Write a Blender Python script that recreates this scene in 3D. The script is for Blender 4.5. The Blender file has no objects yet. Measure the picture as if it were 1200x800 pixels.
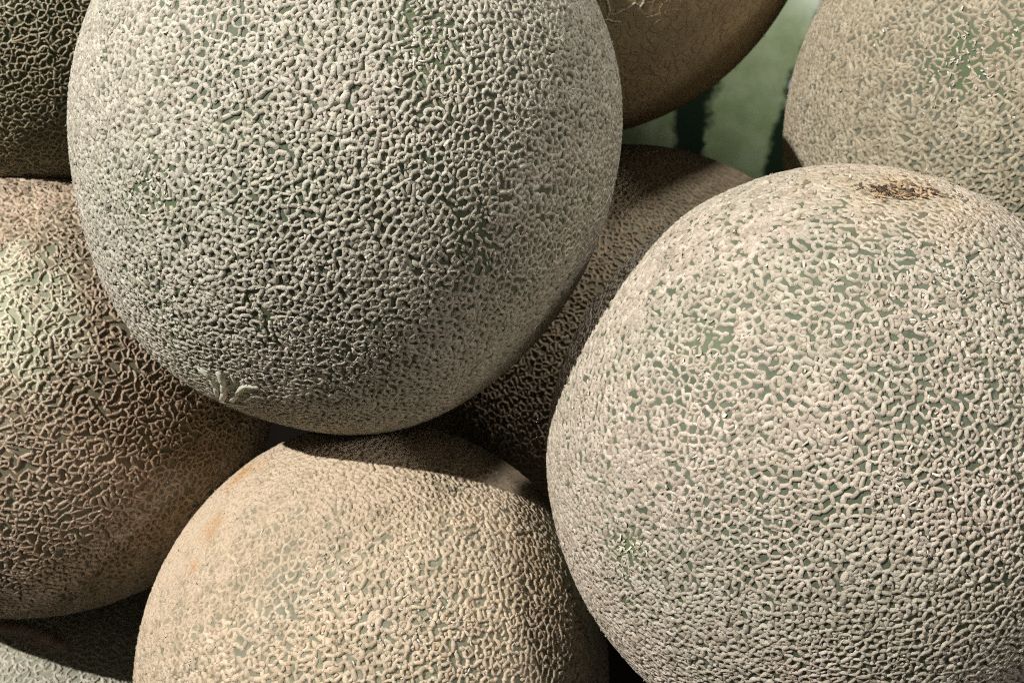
import bpy, bmesh, math, time
import numpy as np
from mathutils import Vector, Matrix

T0 = time.time()
SC = bpy.context.scene
COL = SC.collection
QUICK = False                     # True: skip the netting (light tests)

# ------------------------------------------------------------------ camera, lights, exposure
PITCH = math.radians(42)
CAM_LOC = Vector((0.0, -0.30, 0.62))
CAM_ROT = Matrix.Rotation(math.radians(90) - PITCH, 4, 'X')
MW = Matrix.Translation(CAM_LOC) @ CAM_ROT          # camera space -> world
MW_R = np.array(CAM_ROT.to_3x3()); MW_T = np.array(CAM_LOC)
HFOV = math.radians(45)
F = 600 / math.tan(HFOV / 2)                          # focal length in photo pixels (1200 wide)

def W(p):
    return np.asarray(p) @ MW_R.T + MW_T

cam = bpy.data.cameras.new('camera')
cam.sensor_width = 36
cam.lens = 18 / math.tan(HFOV / 2)
cam.clip_start = 0.01
cam.clip_end = 50
cam.dof.use_dof = True
cam.dof.focus_distance = 0.272
cam.dof.aperture_fstop = 40
cam_ob = bpy.data.objects.new('camera', cam)
cam_ob.matrix_world = MW
COL.objects.link(cam_ob)
SC.camera = cam_ob

world = bpy.data.worlds.new('World')
SC.world = world
world.use_nodes = True
bg = world.node_tree.nodes['Background']
bg.inputs['Color'].default_value = (1.0, 0.96, 0.92, 1)
bg.inputs['Strength'].default_value = 0.06

def lamp(name, pos, energy, radius, color, target=(0.0, 0.0, -0.35)):
    p = np.array(pos, float)
    l = bpy.data.lights.new(name, 'SPOT')
    l.energy = energy
    l.shadow_soft_size = radius
    l.color = color
    l.spot_size = math.radians(70)
    l.spot_blend = 0.4
    o = bpy.data.objects.new(name, l)
    pw = Vector(W(p)); tw = Vector(W(target))
    o.location = pw
    o.rotation_euler = (tw - pw).to_track_quat('-Z', 'Y').to_euler()
    COL.objects.link(o)

lamp('key_spotlight', (-0.57, 0.42, 0.30), 66, 0.006, (1.0, 0.975, 0.945))
lamp('second_spotlight', (0.83, 2.27, 0.63), 150, 0.16, (1.0, 0.96, 0.92))
lamp('aisle_spotlight', (1.42, 0.48, 1.0), 36, 0.12, (1.0, 0.96, 0.92))

SC.view_settings.view_transform = 'Standard'
SC.view_settings.look = 'None'
SC.view_settings.exposure = 0.0
SC.view_settings.gamma = 1.0
SC.render.engine = 'CYCLES'
SC.cycles.filter_width = 1.05
SC.cycles.max_bounces = 4
SC.cycles.diffuse_bounces = 3
SC.cycles.use_denoising = False

# ------------------------------------------------------------------ helpers
def mesh_from_arrays(name, verts, faces, smooth=True, attrs=None):
    """faces: list of (n,k) int arrays with k = 3 or 4"""
    me = bpy.data.meshes.new(name)
    verts = np.ascontiguousarray(verts, dtype=np.float32)
    me.vertices.add(len(verts))
    me.vertices.foreach_set('co', verts.ravel())
    loops = np.concatenate([f.ravel() for f in faces]).astype(np.int32)
    tot = np.concatenate([np.full(len(f), f.shape[1], np.int32) for f in faces])
    start = np.concatenate([[0], np.cumsum(tot)[:-1]]).astype(np.int32)
    me.loops.add(len(loops))
    me.loops.foreach_set('vertex_index', loops)
    me.polygons.add(len(tot))
    me.polygons.foreach_set('loop_start', start)
    me.polygons.foreach_set('loop_total', tot)
    me.polygons.foreach_set('use_smooth', np.full(len(tot), smooth, bool))
    me.update(calc_edges=True)
    for k, v in (attrs or {}).items():
        a = me.attributes.new(k, 'FLOAT', 'POINT')
        a.data.foreach_set('value', np.ascontiguousarray(v, np.float32))
    return me

def link(name, me, mat, parent=None, kind=None, label=None):
    o = bpy.data.objects.new(name, me)
    COL.objects.link(o)
    if mat: me.materials.append(mat)
    if parent: o.parent = parent
    if kind: o['kind'] = kind
    if label: o['label'] = label
    return o

def nrm(v):
    return v / np.maximum(np.linalg.norm(v, axis=-1, keepdims=True), 1e-12)

class Nodes:
    def __init__(self, name):
        self.m = bpy.data.materials.new(name)
        self.m.use_nodes = True
        self.nt = self.m.node_tree
        self.b = self.nt.nodes['Principled BSDF']
    def n(self, t, **kw):
        x = self.nt.nodes.new(t)
        for k, v in kw.items():
            setattr(x, k, v)
        return x
    def l(self, a, b):
        self.nt.links.new(a, b)
    def noise(self, scale, detail=3, rough=0.55, vec=None, dist=0):
        x = self.n('ShaderNodeTexNoise')
        x.inputs['Scale'].default_value = scale
        x.inputs['Detail'].default_value = detail
        x.inputs['Roughness'].default_value = rough
        x.inputs['Distortion'].default_value = dist
        self.l(vec or self.coord(), x.inputs['Vector'])
        return x.outputs['Fac']
    def coord(self):
        if not hasattr(self, 'tc'):
            self.tc = self.n('ShaderNodeTexCoord')
        return self.tc.outputs['Object']
    def attr(self, name):
        x = self.n('ShaderNodeAttribute'); x.attribute_name = name
        return x.outputs['Fac']
    def ramp(self, fac, a, b):
        x = self.n('ShaderNodeMapRange')
        x.inputs['From Min'].default_value = a
        x.inputs['From Max'].default_value = b
        x.interpolation_type = 'SMOOTHSTEP'
        self.l(fac, x.inputs['Value'])
        return x.outputs['Result']
    def mix(self, fac, a, b, blend='MIX'):
        x = self.n('ShaderNodeMix'); x.data_type = 'RGBA'; x.blend_type = blend
        if isinstance(fac, (int, float)): x.inputs[0].default_value = fac
        else: self.l(fac, x.inputs[0])
        for s, v in ((x.inputs[6], a), (x.inputs[7], b)):
            if isinstance(v, tuple): s.default_value = (*v, 1)
            else: self.l(v, s)
        return x.outputs[2]
    def math(self, op, a, b=0.0):
        x = self.n('ShaderNodeMath'); x.operation = op
        for s, v in ((x.inputs[0], a), (x.inputs[1], b)):
            if isinstance(v, (int, float)): s.default_value = v
            else: self.l(v, s)
        return x.outputs[0]
    def bump(self, h, dist, strength=1.0, prev=None):
        x = self.n('ShaderNodeBump')
        x.inputs['Distance'].default_value = dist
        x.inputs['Strength'].default_value = strength
        self.l(h, x.inputs['Height'])
        if prev: self.l(prev, x.inputs['Normal'])
        return x.outputs['Normal']

def net_material(name, c1, c2, pale, stain=(0.45, 0.22, 0.06), rough=0.8):
    k = Nodes(name)
    big = k.ramp(k.noise(38, 3, 0.6), 0.35, 0.65)
    col = k.mix(big, c1, c2)
    mid = k.ramp(k.noise(260, 2), 0.3, 0.72)
    col = k.mix(mid, col, k.mix(1.0, col, (0.80, 0.78, 0.74), 'MULTIPLY'))
    col = k.mix(k.ramp(k.attr('tint'), 0.0, 1.0), k.mix(1.0, col, (0.74, 0.71, 0.67), 'MULTIPLY'), k.mix(1.0, col, (1.18, 1.16, 1.12), 'MULTIPLY'))
    grain = k.noise(3200, 3, 0.7)
    col = k.mix(k.ramp(grain, 0.55, 0.75), col, k.mix(1.0, col, (1.25, 1.22, 1.15), 'MULTIPLY'))
    col = k.mix(k.ramp(grain, 0.42, 0.26), col, k.mix(1.0, col, (0.68, 0.62, 0.54), 'MULTIPLY'))
    col = k.mix(k.attr('pale'), col, pale)
    st = k.math('MULTIPLY', k.attr('stain'), k.ramp(k.noise(300, 4, 0.65), 0.2, 0.62))
    col = k.mix(st, col, stain)
    k.l(col, k.b.inputs['Base Color'])
    k.b.inputs['Roughness'].default_value = rough
    k.b.inputs['Specular IOR Level'].default_value = 0.3
    b1 = k.bump(k.noise(1100, 3, 0.65), 0.00045, 0.7)
    b2 = k.bump(grain, 0.0002, 0.75, b1)
    k.l(b2, k.b.inputs['Normal'])
    return k.m

def rind_material(name, c1, c2, pale, worn, stain=(0.45, 0.22, 0.06), rough=0.55, fibre=False, fscale=1.0):
    k = Nodes(name)
    col = k.mix(k.ramp(k.noise(45, 3, 0.6), 0.33, 0.67), c1, c2)
    col = k.mix(k.ramp(k.noise(420, 3, 0.6), 0.3, 0.75), col, k.mix(1.0, col, (0.72, 0.75, 0.70), 'MULTIPLY'))
    col = k.mix(k.attr('worn'), col, worn)
    col = k.mix(k.attr('pale'), col, pale)
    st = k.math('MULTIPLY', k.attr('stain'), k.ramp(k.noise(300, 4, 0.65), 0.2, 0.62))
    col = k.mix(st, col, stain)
    k.l(col, k.b.inputs['Base Color'])
    k.b.inputs['Roughness'].default_value = rough + 0.15
    k.b.inputs['Specular IOR Level'].default_value = 0.35
    h = k.noise(700, 4, 0.65)
    b = k.bump(h, 0.0004, 0.6)
    b = k.bump(k.noise(2400, 2, 0.6), 0.00015, 0.6, b)
    k.l(b, k.b.inputs['Normal'])
    return k.m

def flake_material():
    k = Nodes('dry_skin_flakes')
    col = k.mix(k.attr('tint'), (0.42, 0.37, 0.29), (0.66, 0.61, 0.52))
    k.l(col, k.b.inputs['Base Color'])
    k.b.inputs['Roughness'].default_value = 0.85
    k.b.inputs['Specular IOR Level'].default_value = 0.2
    return k.m

M_FLAKE = flake_material()

# ------------------------------------------------------------------ melons
class Melon:
    """An ellipsoidal fruit placed by its centre; local axes x right, y up, w towards the camera."""
    def __init__(s, px, py, a, b, z, tilt=0.0, depth=None, seed=1, lump=0.016, patches=(), dents=()):
        s.c = np.array([(px - 600) / F * z, (400 - py) / F * z, -z])
        d = np.linalg.norm(s.c)
        w = -s.c / d
        x = np.cross([0, 1, 0], w); x /= np.linalg.norm(x)
        y = np.cross(w, x)
        t = math.radians(tilt)
        x, y = x * math.cos(t) + y * math.sin(t), -x * math.sin(t) + y * math.cos(t)
        s.E = np.stack([x, y, w])                     # rows = axes (camera space)
        sa = d * math.sin(math.atan(a / F * 1.0)); sb = d * math.sin(math.atan(b / F * 1.0))
        s.ax = np.array([sa, sb, depth or (sa + sb) / 2])
        s.R = float(s.ax.mean())
        s.rng = np.random.default_rng(seed)
        s.lk = s.rng.normal(size=(7, 3)) * np.array([2.0, 2.0, 2.0]); s.lp = s.rng.uniform(0, 6.28, 7); s.lump = lump
        s.dents = []
        s.dents = [(s.px2u(q[0], q[1]), q[2] / s.rpx(), q[3]) for q in dents]
        s.patches = [(s.px2u(q[0], q[1]), q[2] / s.rpx(), q[3], q[4]) for q in patches]
    def rpx(s):
        return s.R / (-s.c[2]) * F * 1.12
    def px2u(s, px, py):
        d = np.array([(px - 600) / F, (400 - py) / F, -1.0]); d /= np.linalg.norm(d)
        o = (s.E @ (-s.c)) / s.ax; v = (s.E @ d) / s.ax
        A = v @ v; B = o @ v; C = o @ o - 1
        disc = B * B - A * C
        t = (-B - math.sqrt(max(disc, 0))) / A
        return nrm(o + v * t)
    def base(s, u):
        """unit directions (n,3) -> camera-space points"""
        l = 0
        for k, p in zip(s.lk, s.lp):
            l = l + np.sin(u @ k + p)
        r = 1 + s.lump * l / 2.6
        for du, dr, amt in s.dents:
            ang = np.linalg.norm(u - du, axis=-1) / dr
            r = r - amt * np.exp(-ang ** 2 * 1.5)
        return (u * s.ax * r[..., None]) @ s.E + s.c
    def normal(s, u):
        h = np.where(np.abs(u[..., 2:3]) < 0.8, np.array([0, 0, 1.0]), np.array([1.0, 0, 0]))
        t1 = nrm(np.cross(u, h)); t2 = np.cross(u, t1); e = 0.01
        p1 = s.base(nrm(u + t1 * e)) - s.base(nrm(u - t1 * e)); p2 = s.base(nrm(u + t2 * e)) - s.base(nrm(u - t2 * e))
        return nrm(np.cross(p1, p2))
    def field(s, u, kind, soft=0.45):
        r = np.zeros(u.shape[:-1])
        for du, dr, kd, amt in s.patches:
            if kd == kind:
                q = np.linalg.norm(u - du, axis=-1) / dr
                q = q + 0.25 * np.sin(u @ np.array([31., 17., 23.]) + amt * 9) + 0.2 * np.sin(u @ np.array([-47., 59., 13.]))
                r = np.maximum(r, amt * np.clip((1 + soft - q) / (2 * soft), 0, 1))
        return r
    def visible(s, P, N, mx=130, mdot=-0.06):
        z = -P[:, 2]
        X = 600 + P[:, 0] / z * F; Y = 400 - P[:, 1] / z * F
        d = np.einsum('ij,ij->i', nrm(-P), N)
        return (X > -mx) & (X < 1200 + mx) & (Y > -mx) & (Y < 800 + mx) & (d > mdot)

def cube_sphere(n):
    g = np.tan(np.linspace(-1, 1, n + 1) * math.pi / 4)
    A, B = np.meshgrid(g, g, indexing='ij'); one = np.ones_like(A)
    V = []; Fc = []; off = 0
    idx = np.arange((n + 1) ** 2).reshape(n + 1, n + 1)
    q = np.stack([idx[:-1, :-1], idx[1:, :-1], idx[1:, 1:], idx[:-1, 1:]], -1).reshape(-1, 4)
    for P in ((one, A, B), (-one, B, A), (B, one, A), (A, -one, B), (A, B, one), (B, A, -one)):
        V.append(np.stack(P, -1).reshape(-1, 3)); Fc.append(q + off); off += (n + 1) ** 2
    V = nrm(np.concatenate(V)); Fc = np.concatenate(Fc)
    key = np.round(V, 6)
    _, first, inv = np.unique(key, axis=0, return_index=True, return_inverse=True)
    return V[first], inv.reshape(-1)[Fc]

def network(m, spacing, mdot, o_jit=0.2, relax=0):
    """Voronoi edges of scattered sites on the sphere; returns edge end directions and the sites"""
    N = int(4 * math.pi * m.R ** 2 / (0.866 * spacing ** 2))
    i = np.arange(N) + 0.5
    ph = np.arccos(1 - 2 * i / N); th = math.pi * (1 + 5 ** 0.5) * i
    u = np.stack([np.cos(th) * np.sin(ph), np.sin(th) * np.sin(ph), np.cos(ph)], -1)
    q, _ = np.linalg.qr(m.rng.normal(size=(3, 3))); u = u @ q
    u = nrm(u + m.rng.normal(size=u.shape) * spacing / m.R * o_jit)
    P = m.base(u); Nn = m.normal(u)
    keep = m.visible(P, Nn, 70, mdot)
    u = u[keep]
    for step in range(relax + 1):
        bm = bmesh.new()
        for p in u: bm.verts.new(p)
        bm.verts.ensure_lookup_table()
        bm.verts.index_update()
        bmesh.ops.convex_hull(bm, input=bm.verts[:])
        bmesh.ops.triangulate(bm, faces=bm.faces[:])
        bm.faces.index_update(); bm.verts.index_update()
        bm.normal_update()
        fn = np.array([f.normal for f in bm.faces])
        fc = np.array([f.verts[0].co for f in bm.faces])
        s = np.sign(np.einsum('ij,ij->i', fn, fc)); fn = fn * np.where(s == 0, 1, s)[:, None]
        rad = np.linalg.norm(fn - fc, axis=1)
        if step < relax:                                            # even the cells out: move each site to its cell's centre
            tri = np.array([[v.index for v in f.verts] for f in bm.faces])
            cur = np.array([v.co for v in bm.verts])
            good = rad < 2.5 * spacing / m.R
            acc = np.zeros_like(cur); cnt = np.zeros(len(cur)); bad = np.zeros(len(cur), bool)
            for c in range(3):
                np.add.at(acc, tri[good, c], fn[good]); np.add.at(cnt, tri[good, c], 1); bad[tri[~good, c]] = True
            mv = (cnt > 2) & ~bad
            cur[mv] = nrm(acc[mv])
            u = nrm(cur)
        else:
            ed = np.array([[e.link_faces[0].index, e.link_faces[1].index] for e in bm.edges if len(e.link_faces) == 2])
        bm.free()
    ok = rad < 2.2 * spacing / m.R
    ed = ed[ok[ed[:, 0]] & ok[ed[:, 1]]]
    return fn[ed[:, 0]], fn[ed[:, 1]], u

ARC = np.radians([-12, 52, 128, 192])
def strands(m, A, B, w, h, tint, rings=4, bend=0.22):
    """raised corky worms along A->B (unit directions). returns verts, quads, tris, attrs (camera space)"""
    n = len(A); rng = m.rng
    mid = nrm(A + B); t = nrm(B - A); L = np.linalg.norm(B - A, axis=1) * m.R
    side = np.cross(mid, t)
    mid = mid + side * (rng.normal(size=(n, 1)) * bend * np.minimum(L, 0.003)[:, None] / m.R)
    ts = {4: [-0.02, 0.33, 0.67, 1.02], 3: [0, 0.5, 1.0], 2: [0.15, 0.85]}[rings]
    k = np.array(ts)[None, :, None]
    U = nrm(A[:, None] * (1 - k) ** 2 + 2 * (mid * 1.0)[:, None] * k * (1 - k) + B[:, None] * k ** 2)
    e = (0.75 * w / m.R)[:, None]
    U0 = nrm(A - nrm(mid - A) * e); U1 = nrm(B + nrm(B - mid) * e)
    AllU = np.concatenate([U0[:, None], U, U1[:, None]], 1)          # n, rings+2, 3
    sh = AllU.shape[:2]
    flat = AllU.reshape(-1, 3)
    P = m.base(flat).reshape(*sh, 3); Nn = m.normal(flat).reshape(*sh, 3)
    T = np.empty_like(P); T[:, 1:-1] = P[:, 2:] - P[:, :-2]; T[:, 0] = P[:, 1] - P[:, 0]; T[:, -1] = P[:, -1] - P[:, -2]
    S = nrm(np.cross(Nn, nrm(T)))
    R = rings
    endf = np.ones(R); endf[0] = endf[-1] = 0.93
    ww = w[:, None] * endf * rng.uniform(0.78, 1.2, (n, R)); hh = h[:, None] * endf * rng.uniform(0.8, 1.18, (n, R))
    ca, sa = np.cos(ARC), np.sin(ARC)
    ring = (P[:, 1:-1, None] + S[:, 1:-1, None] * (ww[:, :, None] * ca)[..., None] + Nn[:, 1:-1, None] * (hh[:, :, None] * sa)[..., None])
    tip = P[:, [0, -1]] + Nn[:, [0, -1]] * (h * 0.30)[:, None, None]
    K = len(ARC); per = R * K + 2
    V = np.concatenate([ring.reshape(n, R * K, 3), tip], 1).reshape(-1, 3)
    o = (np.arange(n) * per)[:, None]
    q = []
    for r in range(R - 1):
        for j in range(K - 1):
            a = r * K + j
            q.append([a, a + K, a + K + 1, a + 1])
    q = (np.array(q).reshape(1, -1) + o).reshape(-1, 4)
    tr = []
    for j in range(K - 1):
        tr.append([R * K, j, j + 1])
        tr.append([R * K + 1, (R - 1) * K + j + 1, (R - 1) * K + j])
    tr = (np.array(tr).reshape(1, -1) + o).reshape(-1, 3)
    return V, q, tr, np.repeat(tint, per)

def flakes(m, centres, size, lift=0.6):
    """tiny curled chips of dry skin: strips of three cross lines"""
    n = len(centres); rng = m.rng
    P = m.base(centres); N = m.normal(centres)
    r = nrm(rng.normal(size=(n, 3))); T = nrm(np.cross(N, r)); S = np.cross(N, T)
    L = size * rng.uniform(0.5, 1.5, n); Wd = size * rng.uniform(0.2, 0.55, n)
    base = P + N * (rng.uniform(0.3, 0.75, n) * 0.0006)[:, None]
    V = []
    c1 = rng.uniform(-0.3, 1.0, n) * lift; c2 = rng.uniform(-0.2, 1.4, n) * lift
    th = np.maximum(0.00006, Wd * 0.15)
    for layer in (0, 1):
        for j, (f, hh) in enumerate(((-0.5, c1), (0.0, 0 * c1), (0.5, c2))):
            ctr = base + T * (L * f)[:, None] + N * (L * 0.5 * hh)[:, None] + N * (th * layer)[:, None]
            tw = rng.uniform(-0.5, 0.5, n)
            w2 = Wd * rng.uniform(0.6, 1.1, n) * 0.5
            V += [ctr + S * w2[:, None] + N * (w2 * tw)[:, None], ctr - S * w2[:, None] - N * (w2 * tw)[:, None]]
    V = np.stack(V, 1)                                              # n,12,3
    q = [[0, 1, 3, 2], [2, 3, 5, 4], [6, 8, 9, 7], [8, 10, 11, 9], [0, 2, 8, 6], [2, 4, 10, 8], [1, 7, 9, 3], [3, 9, 11, 5], [0, 6, 7, 1], [4, 5, 11, 10]]
    q = (np.array(q).reshape(1, -1) + (np.arange(n) * 12)[:, None]).reshape(-1, 4)
    return V.reshape(-1, 3), q, np.repeat(rng.uniform(0, 1, n), 12)

ALL = []                                             # rough spheres of every melon, for choosing the level of detail
for px, py, rp, z in ((407, 160, 305, .343), (974, 545, 305, .331), (442, 788, 255, .364), (42, 462, 245, .412), (652, -150, 280, .452)):
    ALL.append((np.array([(px - 600) / F * z, (400 - py) / F * z, -z]), rp / F * z * 0.92))
def hidden(m, P):
    d = np.linalg.norm(P, axis=1); D = P / d[:, None]
    h = np.zeros(len(P), bool)
    for c, r in ALL:
        if np.linalg.norm(c - m.c) < 0.02: continue
        b = D @ c
        h |= (c @ c - b * b < r * r) & (b < d - r * 0.3) & (np.linalg.norm(c) < np.linalg.norm(m.c) + 0.02)
    return h

TRIS = 0
def build(m, label, rind, net=None, group='cantaloupes piled on the stand', **o):
    global TRIS
    root = bpy.data.objects.new('melon', None)
    COL.objects.link(root)
    root.empty_display_size = 0.02
    down = np.array([0, 0, -1.0]) @ MW_R                              # world down in camera space
    loc = W(m.c + down * m.R)
    root.location = loc
    root['label'] = label; root['category'] = 'melon'; root['group'] = group
    u, fc = cube_sphere(o.get('rind_n', 72))
    P = m.base(u)
    fill = m.field(u, 'smooth')
    at = {'worn': m.field(u, 'worn'), 'pale': m.field(u, 'pale'), 'stain': m.field(u, 'stain', 0.9)}
    me = mesh_from_arrays('rind', W(P) - loc, [fc], True, at)
    link('rind', me, rind, root)
    m.root = root; m.loc = loc
    if net is None or QUICK: return root
    sp = o['spacing']; wd = o['width']; ht = o['height']
    A, B, sites = network(m, sp, o.get('mdot', -0.06), o.get('jit', 0.25), o.get('relax', 0))
    mid = nrm(A + B); n = len(A); rng = m.rng
    prob = np.full(n, o.get('drop', 0.15))
    worn = m.field(mid, 'worn'); smooth = m.field(mid, 'smooth')
    prob = prob + 0.45 * worn
    if 'stem' in o:                                                # near the stem the strands run round it
        su = m.px2u(*o['stem']); mer = nrm(su - mid * (mid @ su)[:, None])
        al = np.abs(np.einsum('ij,ij->i', nrm(B - A), mer)); near = np.clip(1.25 - np.arccos(np.clip(mid @ su, -1, 1)), 0, 1)
        prob = prob + (al - 0.45) * near * o.get('stem_k', 0.9)
    keep = rng.uniform(size=n) > prob
    A, B = A[keep], B[keep]
    k = int(len(sites) * o.get('stubs', 0.3))
    st = sites[rng.choice(len(sites), k, replace=False)]
    dv = nrm(np.cross(st, rng.normal(size=(k, 3)))) * (sp / m.R) * rng.uniform(0.06, 0.32, (k, 1))
    st = nrm(st + rng.normal(size=(k, 3)) * sp / m.R * 0.12)
    A = np.concatenate([A, nrm(st - dv)]); B = np.concatenate([B, nrm(st + dv)])
    n = len(A); mid = nrm(A + B)
    isstub = np.arange(n) >= n - k
    lowf = np.sin(mid @ np.array([9., 5., 7.]) + 1) * 0.5 + np.sin(mid @ np.array([-6., 11., 4.]) + 2) * 0.5
    worn = m.field(mid, 'worn'); smooth = m.field(mid, 'smooth')
    w = wd * (1 + 0.14 * lowf * 1.4) * rng.uniform(0.72, 1.28, n) * np.where(isstub, 0.86, 1) * (1 - 0.35 * worn) * (1 + 0.25 * smooth)
    h = ht * (1 + 0.10 * lowf) * rng.uniform(0.82, 1.15, n) * np.where(isstub, 0.75, 1) * (1 - 0.25 * worn) * (1 - 0.8 * smooth)
    tint = np.clip(0.5 + 0.2 * rng.normal(size=n), 0, 1)
    Pm = m.base(mid); Nm = m.normal(mid)
    vis = m.visible(Pm, Nm, 25, -0.05) & ~hidden(m, Pm)
    Vs, Qs, Ts, At = [], [], [], []
    off = 0
    for sel, rg in ((vis, o.get('rings', 3)), (~vis, 2)):
        if sel.sum() == 0: continue
        V, q, tr, tt = strands(m, A[sel], B[sel], w[sel], h[sel], tint[sel], rg, o.get('bend', 0.22))
        Vs.append(V); Qs.append(q + off); Ts.append(tr + off); At.append(tt); off += len(V)
    V = np.concatenate(Vs); q = np.concatenate(Qs); tr = np.concatenate(Ts)
    TRIS += 2 * len(q) + len(tr)
    lu = nrm(((V - m.c) @ m.E.T) / m.ax)
    at = {'tint': np.concatenate(At), 'pale': m.field(lu, 'pale'), 'stain': m.field(lu, 'stain', 0.9)}
    me = mesh_from_arrays('netting', W(V) - loc, [q, tr], True, at)
    link('netting', me, net, root, 'stuff')
    # loose flakes, thickest where the skin is rubbed
    nf = o.get('flakes', 300)
    cand = nrm(A[vis] + rng.normal(size=(vis.sum(), 3)) * 0.3 * sp / m.R)
    if len(cand):
        clump = np.sin(cand @ np.array([15., 9., -11.])) * np.sin(cand @ np.array([-8., 17., 6.]) + 1)
        p = 0.12 + np.maximum(clump, 0) ** 2 + 5.0 * m.field(cand, 'worn') + 6.0 * m.field(cand, 'flaky')
        pick = rng.choice(len(cand), min(nf, len(cand)), replace=False, p=p / p.sum())
        V, q, tt = flakes(m, cand[pick], o.get('flake_size', 0.0010))
        me = mesh_from_arrays('flakes', W(V) - loc, [q], True, {'tint': tt})
        link('flakes', me, M_FLAKE, root, 'stuff')
        TRIS += 2 * len(q)
    return root

# ------------------------------------------------------------------ the surface behind and below
def box(name, lo, hi, mat, kind=None):
    lo, hi = np.array(lo), np.array(hi)
    v = np.array([[x, y, z] for x in (0, 1) for y in (0, 1) for z in (0, 1)]) * (hi - lo) + lo
    f = np.array([[0, 1, 3, 2], [4, 6, 7, 5], [0, 4, 5, 1], [2, 3, 7, 6], [0, 2, 6, 4], [1, 5, 7, 3]])
    o = link(name, mesh_from_arrays(name, W(v), [f], False), mat, None, kind)
    return o
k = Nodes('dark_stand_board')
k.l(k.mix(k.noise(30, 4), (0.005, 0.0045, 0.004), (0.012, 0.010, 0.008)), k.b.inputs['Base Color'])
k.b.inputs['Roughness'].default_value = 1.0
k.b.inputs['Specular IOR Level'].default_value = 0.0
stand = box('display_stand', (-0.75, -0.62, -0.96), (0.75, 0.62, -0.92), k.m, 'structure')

# ------------------------------------------------------------------ front left melon
TAN = (0.37, 0.325, 0.255); GREY = (0.40, 0.375, 0.31)
m = Melon(409, 163, 312, 346, 0.343, tilt=-12, seed=3, lump=0.016,
          dents=(),
          patches=((505, 60, 42, 'worn', .62), (185, 225, 34, 'worn', .55), (305, 372, 34, 'worn', .62), (415, 432, 48, 'worn', .62),
                   (545, 292, 40, 'worn', .6), (180, 350, 40, 'worn', .55), (266, 453, 33, 'worn', 1.0), (266, 453, 30, 'smooth', 1.0), (266, 453, 32, 'pale', 1.0),
                   (300, 400, 110, 'flaky', .4)))
build(m, 'large grey green netted melon on top, shading its neighbour below',
      rind_material('front_rind', (0.078, 0.092, 0.058), (0.11, 0.125, 0.080), (0.36, 0.44, 0.22), (0.10, 0.125, 0.055)),
      net_material('front_netting', (0.435, 0.41, 0.352), (0.40, 0.392, 0.325), (0.6, 0.55, 0.45)),
      spacing=0.00216, width=0.00061, jit=0.45, relax=2, height=0.00067, drop=0.07, stubs=0.45, bend=0.16, flakes=1000, flake_size=0.0012)
FRONT = m

def worm_lines(m, lines, rings=4):
    """lines: list of (points in photo pixels, half width m, height m) laid on the melon's surface"""
    A, B, w, h = [], [], [], []
    for pts, ww, hh in lines:
        us = [m.px2u(*p) for p in pts]
        for p, q in zip(us[:-1], us[1:]):
            A.append(p); B.append(q); w.append(ww); h.append(hh)
    V, q, tr, tt = strands(m, np.array(A), np.array(B), np.array(w), np.array(h), m.rng.uniform(0, 1, len(A)), rings, 0.1)
    return V, q, tr, tt

def plain(name, c1, c2, scale=400, rough=0.7, bump=0.0003):
    k = Nodes(name)
    k.l(k.mix(k.ramp(k.noise(scale, 4, 0.65), 0.3, 0.7), c1, c2), k.b.inputs['Base Color'])
    k.b.inputs['Roughness'].default_value = rough
    k.l(k.bump(k.noise(scale * 3, 3), bump, 0.7), k.b.inputs['Normal'])
    return k.m

V, q, tr, tt = worm_lines(m, [
    ([(236, 430), (248, 440), (254, 452), (255, 462)], .0009, .0012), ([(258, 434), (263, 446), (263, 458), (260, 468)], .0010, .0014),
    ([(302, 452), (288, 451), (278, 459), (272, 468)], .0009, .0012), ([(306, 464), (296, 463), (286, 470)], .0007, .0008),
    ([(272, 438), (276, 448)], .0005, .0006), ([(244, 462), (258, 470), (274, 474), (290, 476)], .0008, .0009)])
link('blossom_scar', mesh_from_arrays('blossom_scar', W(V) - m.loc, [q, tr], True, {'tint': tt}),
     plain('blossom_ribs', (0.42, 0.42, 0.33), (0.60, 0.58, 0.48)), m.root, label='green torn blossom end with pale ribs')

# right melon with the stem end showing
m = Melon(974, 545, 322, 334, 0.331, seed=7, lump=0.015, dents=((1045, 229, 48, 0.020), (1045, 229, 95, 0.006)),
          patches=((1040, 236, 75, 'smooth', .85), (735, 640, 24, 'worn', .9), (840, 410, 30, 'worn', .25), (1120, 350, 60, 'flaky', .5), (1060, 580, 40, 'flaky', .5),
                   (1045, 228, 72, 'stain', .6)))
build(m, 'grey green netted melon with a brown torn stem end on top',
      rind_material('right_rind', (0.085, 0.10, 0.064), (0.125, 0.14, 0.092), (0.5, 0.48, 0.38), (0.11, 0.145, 0.06), stain=(0.36, 0.25, 0.14)),
      net_material('right_netting', (0.48, 0.425, 0.362), (0.435, 0.405, 0.335), (0.6, 0.55, 0.45), stain=(0.48, 0.35, 0.21)),
      spacing=0.00224, width=0.00058, jit=0.45, relax=2, height=0.00061, drop=0.06, stubs=0.5, bend=0.14, stem_k=0.6, stem=(1042, 226), flakes=650, flake_size=0.0012)
RIGHT = m
rg = np.random.default_rng(5)
def torn(cx, cy, n, sx, sy, l, wd, ang=0.0):
    out = []
    for i in range(n):
        x = cx + rg.normal() * sx; y = cy + rg.normal() * sy + (x - cx) * ang
        dx = rg.uniform(.5, 1.3) * l; dy = rg.uniform(-.25, .25) * l + dx * ang
        out.append(([(x - dx, y - dy), (x + rg.normal() * 1.5, y + rg.normal() * 1.2), (x + dx, y + dy)], wd * rg.uniform(.6, 1.3), wd * rg.uniform(.6, 1.8)))
    return out
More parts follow.
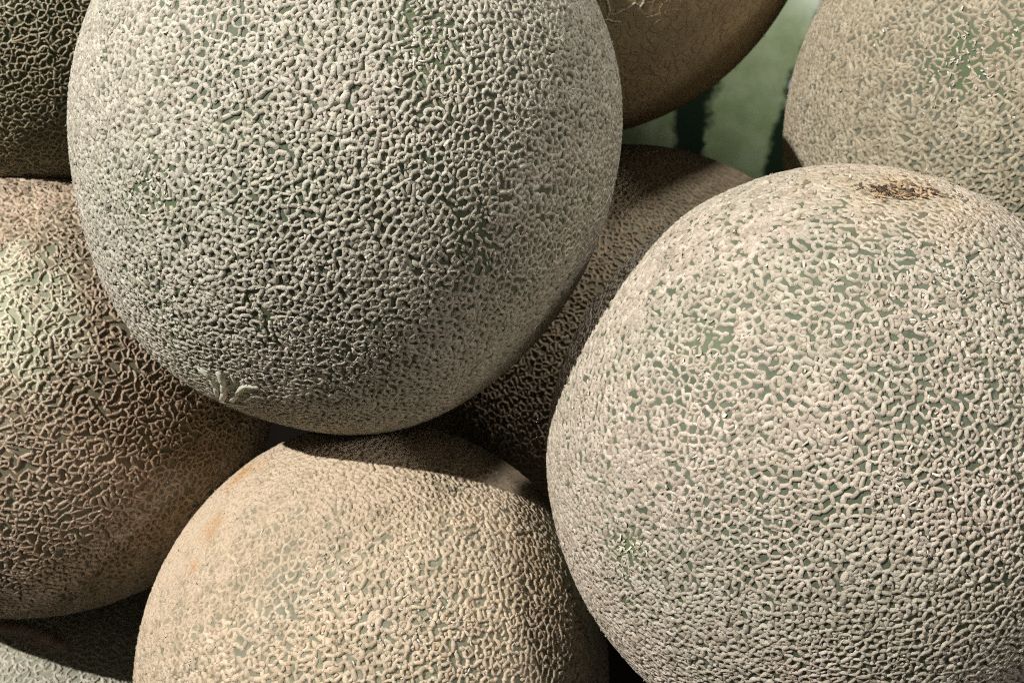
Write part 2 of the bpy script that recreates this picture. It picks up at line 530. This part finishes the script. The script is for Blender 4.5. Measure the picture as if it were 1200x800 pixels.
V, q, tr, tt = worm_lines(m, torn(1033, 229, 6, 10, 2.0, 7, .00028, -0.12) + torn(1068, 235, 5, 9, 2, 5, .00026, 0.08))
scar = link('stem_scar', mesh_from_arrays('stem_scar', W(V) - m.loc, [q, tr], True, {'tint': tt}),
     plain('stem_tissue_crevice_shade', (0.045, 0.025, 0.015), (0.16, 0.08, 0.035), 500), m.root, label='brown torn stem scar')  # dried tissue; its darkest brown also paints in the shade of the crevices
for nm, cx, cy, sx, sy, n, sz, c1, c2 in (('dark_chip', 1037, 229, 16, 3.0, 26, .0022, (0.05, 0.03, 0.018), (0.15, 0.085, 0.045)), ('dark_chip', 1070, 235, 11, 2.8, 16, .0018, (0.06, 0.035, 0.02), (0.16, 0.09, 0.05)),
                                   ('tan_chip', 1056, 231, 24, 5.5, 60, .0022, (0.34, 0.22, 0.115), (0.48, 0.36, 0.22))):
    cs = np.array([m.px2u(cx + rg.normal() * sx, cy + rg.normal() * sy) for _ in range(n)])
    V, q, tt = flakes(m, cs, sz, 0.5)
    link(nm, mesh_from_arrays(nm, W(V) - m.loc, [q], True, {'tint': tt}), plain(nm, c1, c2, 900), scar, 'stuff')
V, q, tr, tt = worm_lines(m, torn(1058, 231, 14, 17, 4, 6, .00022, 0.05) + torn(1010, 224, 5, 10, 3, 5, .0002))
link('fibre', mesh_from_arrays('fibre', W(V) - m.loc, [q, tr], True, {'tint': tt}),
     plain('torn_fibres', (0.50, 0.33, 0.15), (0.58, 0.46, 0.28), 500), scar, 'stuff')

# bottom melon
m = Melon(442, 788, 264, 288, 0.364, tilt=-8, seed=11, lump=0.016,
          patches=((225, 610, 100, 'smooth', .5), (400, 540, 130, 'smooth', .25), (230, 610, 150, 'pale', 1.0), (420, 530, 130, 'pale', .7), (287, 556, 22, 'stain', .75), (247, 622, 15, 'stain', .7), (227, 665, 7, 'stain', .8),
                   (232, 780, 22, 'flaky', 1.0), (390, 700, 40, 'flaky', .6), (490, 720, 60, 'flaky', .5)))
build(m, 'tan netted melon with orange rub marks, low in the middle',
      rind_material('tan_rind', (0.16, 0.16, 0.11), (0.21, 0.20, 0.135), (0.40, 0.315, 0.20), (0.33, 0.36, 0.29), stain=(0.40, 0.20, 0.055)),
      net_material('tan_netting', (0.485, 0.40, 0.295), (0.445, 0.38, 0.29), (0.50, 0.395, 0.28), stain=(0.40, 0.20, 0.055)),
      spacing=0.00232, width=0.00064, jit=0.45, relax=2, height=0.000766, drop=0.12, stubs=0.4, flakes=420)

# left melon
m = Melon(42, 465, 262, 243, 0.412, seed=19, lump=0.016,
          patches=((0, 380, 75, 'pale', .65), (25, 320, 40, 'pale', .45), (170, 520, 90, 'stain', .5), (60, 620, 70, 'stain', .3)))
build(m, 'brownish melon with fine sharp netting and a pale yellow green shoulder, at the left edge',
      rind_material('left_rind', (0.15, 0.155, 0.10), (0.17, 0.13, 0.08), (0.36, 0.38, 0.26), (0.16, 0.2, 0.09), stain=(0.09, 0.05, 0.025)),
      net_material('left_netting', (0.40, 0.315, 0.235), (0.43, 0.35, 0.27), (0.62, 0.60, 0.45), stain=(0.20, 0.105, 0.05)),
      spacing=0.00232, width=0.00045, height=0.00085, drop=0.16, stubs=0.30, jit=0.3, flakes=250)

# top right melon
m = Melon(1264, 160, 315, 315, 0.418, seed=23, lump=0.016,
          patches=((1125, 72, 38, 'worn', .8), (1030, 40, 12, 'worn', .7), (1185, 45, 26, 'worn', .7), (1165, 110, 20, 'worn', .5), (1130, 75, 60, 'flaky', .6), (950, 150, 60, 'smooth', .35)))
build(m, 'brown grey melon with small pitted netting and green rubbed patches, behind the stem end melon',
      rind_material('pitted_rind', (0.11, 0.12, 0.09), (0.14, 0.14, 0.10), (0.5, 0.48, 0.38), (0.07, 0.105, 0.04)),
      net_material('pitted_netting', (0.385, 0.34, 0.255), (0.40, 0.365, 0.275), (0.6, 0.55, 0.45)),
      spacing=0.00230, width=0.000689, height=0.000766, drop=0.08, stubs=0.18, flakes=260, flake_size=0.0011)

# top centre melon: almost smooth
m = Melon(652, -150, 295, 295, 0.452, seed=29, lump=0.006, patches=((700, 0, 60, 'worn', .3),))
build(m, 'smooth brown melon with a few coarse pale cracks, at the top edge',
      rind_material('smooth_rind', (0.40, 0.30, 0.175), (0.31, 0.235, 0.14), (0.5, 0.48, 0.38), (0.26, 0.21, 0.09), rough=0.5),
      net_material('faint_netting', (0.36, 0.25, 0.15), (0.33, 0.235, 0.14), (0.5, 0.45, 0.33)),
      spacing=0.0030, width=0.00026, height=0.00012, drop=0.25, stubs=0.3, flakes=25, jit=0.3)
SMOOTH = m
V, q, tr, tt = worm_lines(m, [([(676, 8), (686, 11), (693, 6), (697, -4)], .00035, .0003), ([(709, -6), (713, 6), (714, 15), (710, 21)], .0004, .0003),
    ([(695, 20), (704, 24), (712, 22)], .00035, .0003), ([(711, 22), (718, 25), (727, 25)], .00032, .0003), ([(722, 16), (732, 10), (744, 3)], .0004, .0003),
    ([(750, 8), (754, 2), (757, -8)], .0004, .0003), ([(714, 16), (722, 16)], .0002, .0002), ([(744, 3), (750, 8)], .0002, .0002)])
link('crack_ridges', mesh_from_arrays('crack_ridges', W(V) - m.loc, [q, tr], True, {'tint': tt}),
     plain('coarse_cracks', (0.42, 0.38, 0.26), (0.58, 0.53, 0.40)), m.root, 'stuff')

# middle back melon
m = Melon(735, 440, 268, 270, 0.495, seed=31, lump=0.006)
build(m, 'small netted tan melon deep in the gap between the two largest melons',
      rind_material('back_rind', (0.25, 0.23, 0.16), (0.28, 0.24, 0.16), (0.5, 0.48, 0.38), (0.2, 0.2, 0.1)),
      net_material('back_netting', (0.42, 0.34, 0.24), (0.40, 0.33, 0.235), (0.6, 0.55, 0.45)),
      spacing=0.00230, width=0.000554, height=0.000741, drop=0.1, stubs=0.2, flakes=60, rings=3)

# top left melon
m = Melon(20, -26, 240, 238, 0.417, seed=37, lump=0.016)
build(m, 'dark green skinned melon with thin open netting, in the top left corner',
      rind_material('dark_rind', (0.085, 0.10, 0.06), (0.10, 0.105, 0.065), (0.5, 0.48, 0.38), (0.06, 0.1, 0.04)),
      net_material('dark_netting', (0.36, 0.31, 0.22), (0.34, 0.305, 0.215), (0.6, 0.55, 0.45)),
      spacing=0.00205, width=0.00036, height=0.000741, drop=0.10, stubs=0.2, flakes=80)

# bottom left melon
m = Melon(62, 925, 235, 232, 0.465, seed=41, lump=0.006, patches=((30, 742, 16, 'smooth', .9),))
build(m, 'pale grey green melon with a brown lip, in the bottom left corner',
      rind_material('corner_rind', (0.25, 0.255, 0.19), (0.29, 0.29, 0.22), (0.5, 0.48, 0.38), (0.2, 0.2, 0.1)),
      net_material('corner_netting', (0.50, 0.47, 0.40), (0.48, 0.46, 0.39), (0.6, 0.55, 0.45)),
      spacing=0.00269, width=0.000521, height=0.000617, drop=0.1, stubs=0.2, flakes=60, rings=3)
CORNER = m
V, q, tr, tt = worm_lines(m, [([(-16, 742), (-2, 737), (14, 737), (30, 740), (46, 745), (60, 751), (74, 758)], .0028, .0030),
                              ([(20, 735), (40, 740), (58, 747), (72, 754)], .0016, .0020), ([(34, 748), (52, 756), (66, 762)], .0012, .0012)])
link('stem_scar', mesh_from_arrays('stem_scar', W(V) - m.loc, [q, tr], True, {'tint': tt}),
     plain('corky_lip', (0.27, 0.19, 0.145), (0.38, 0.29, 0.22), 260), m.root, label='brown corky lip round the stem')

# ------------------------------------------------------------------ watermelon in the gap behind
k = Nodes('watermelon_skin')
k.coord()
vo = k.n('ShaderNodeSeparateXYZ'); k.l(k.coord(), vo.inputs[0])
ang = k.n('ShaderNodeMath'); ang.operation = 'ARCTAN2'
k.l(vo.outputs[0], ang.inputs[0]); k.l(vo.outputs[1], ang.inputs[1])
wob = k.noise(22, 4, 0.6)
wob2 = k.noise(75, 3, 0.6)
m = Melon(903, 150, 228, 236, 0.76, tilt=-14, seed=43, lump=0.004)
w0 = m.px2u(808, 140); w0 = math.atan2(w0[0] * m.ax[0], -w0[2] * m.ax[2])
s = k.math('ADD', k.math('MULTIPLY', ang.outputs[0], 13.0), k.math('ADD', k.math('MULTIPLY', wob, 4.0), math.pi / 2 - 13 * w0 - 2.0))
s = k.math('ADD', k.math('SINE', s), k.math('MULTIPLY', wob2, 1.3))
stripe_and_shade = k.ramp(s, 0.6, 1.15)  # stripes set wide and phased so their dark also paints the left-hand shadow
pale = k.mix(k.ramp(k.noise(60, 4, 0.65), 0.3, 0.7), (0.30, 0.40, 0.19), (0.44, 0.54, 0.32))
k.l(k.mix(stripe_and_shade, pale, (0.010, 0.028, 0.012)), k.b.inputs['Base Color'])
k.b.inputs['Roughness'].default_value = 0.4
wm = bpy.data.objects.new('watermelon', None); COL.objects.link(wm)
down = np.array([0, 0, -1.0]) @ MW_R
# axis of the stripes = local z of the skin object
loc = W(m.c)
u, fc = cube_sphere(48)
P = W(m.base(u))
rotm = Matrix.Rotation(math.radians(-18), 3, 'Y') @ CAM_ROT.to_3x3()
axz = np.array(CAM_ROT.to_3x3()) @ m.E.T          # columns: local axes in world
Rm = np.stack([axz[:, 0], -axz[:, 2], axz[:, 1]], 1)
wm.location = W(m.c + down * m.R)
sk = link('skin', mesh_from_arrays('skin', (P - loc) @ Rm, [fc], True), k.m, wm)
sk.location = Vector(loc) - wm.location
sk.rotation_euler = Matrix(Rm.tolist()).to_euler()
wm['label'] = 'striped green watermelon seen through the gap behind the melons'; wm['category'] = 'watermelon'
WM = m
cu = m.px2u(937, 100); t1 = nrm(np.cross(cu, [0, 0, 1.0])); t2 = np.cross(cu, t1)
g = np.linspace(-1, 1, 7); gx, gy = np.meshgrid(g, g, indexing='ij'); gx = gx / np.maximum(1, np.hypot(gx, gy)); gy = gy / np.maximum(1, np.hypot(gx, gy))
uu = nrm(cu + t1 * (gx * 0.045)[..., None] + t2 * (gy * 0.045)[..., None]).reshape(-1, 3)
Pl = m.base(uu) + m.normal(uu) * 0.0004
ii = np.arange(49).reshape(7, 7); qq = np.stack([ii[:-1, :-1], ii[1:, :-1], ii[1:, 1:], ii[:-1, 1:]], -1).reshape(-1, 4)
link('sticker', mesh_from_arrays('sticker', W(Pl) - np.array(wm.location), [qq], True), plain('sticker_paper', (0.55, 0.52, 0.62), (0.62, 0.60, 0.68), 60), wm, label='pale lilac fruit sticker')

print('script', round(time.time() - T0, 1), 's; netting tris', TRIS)
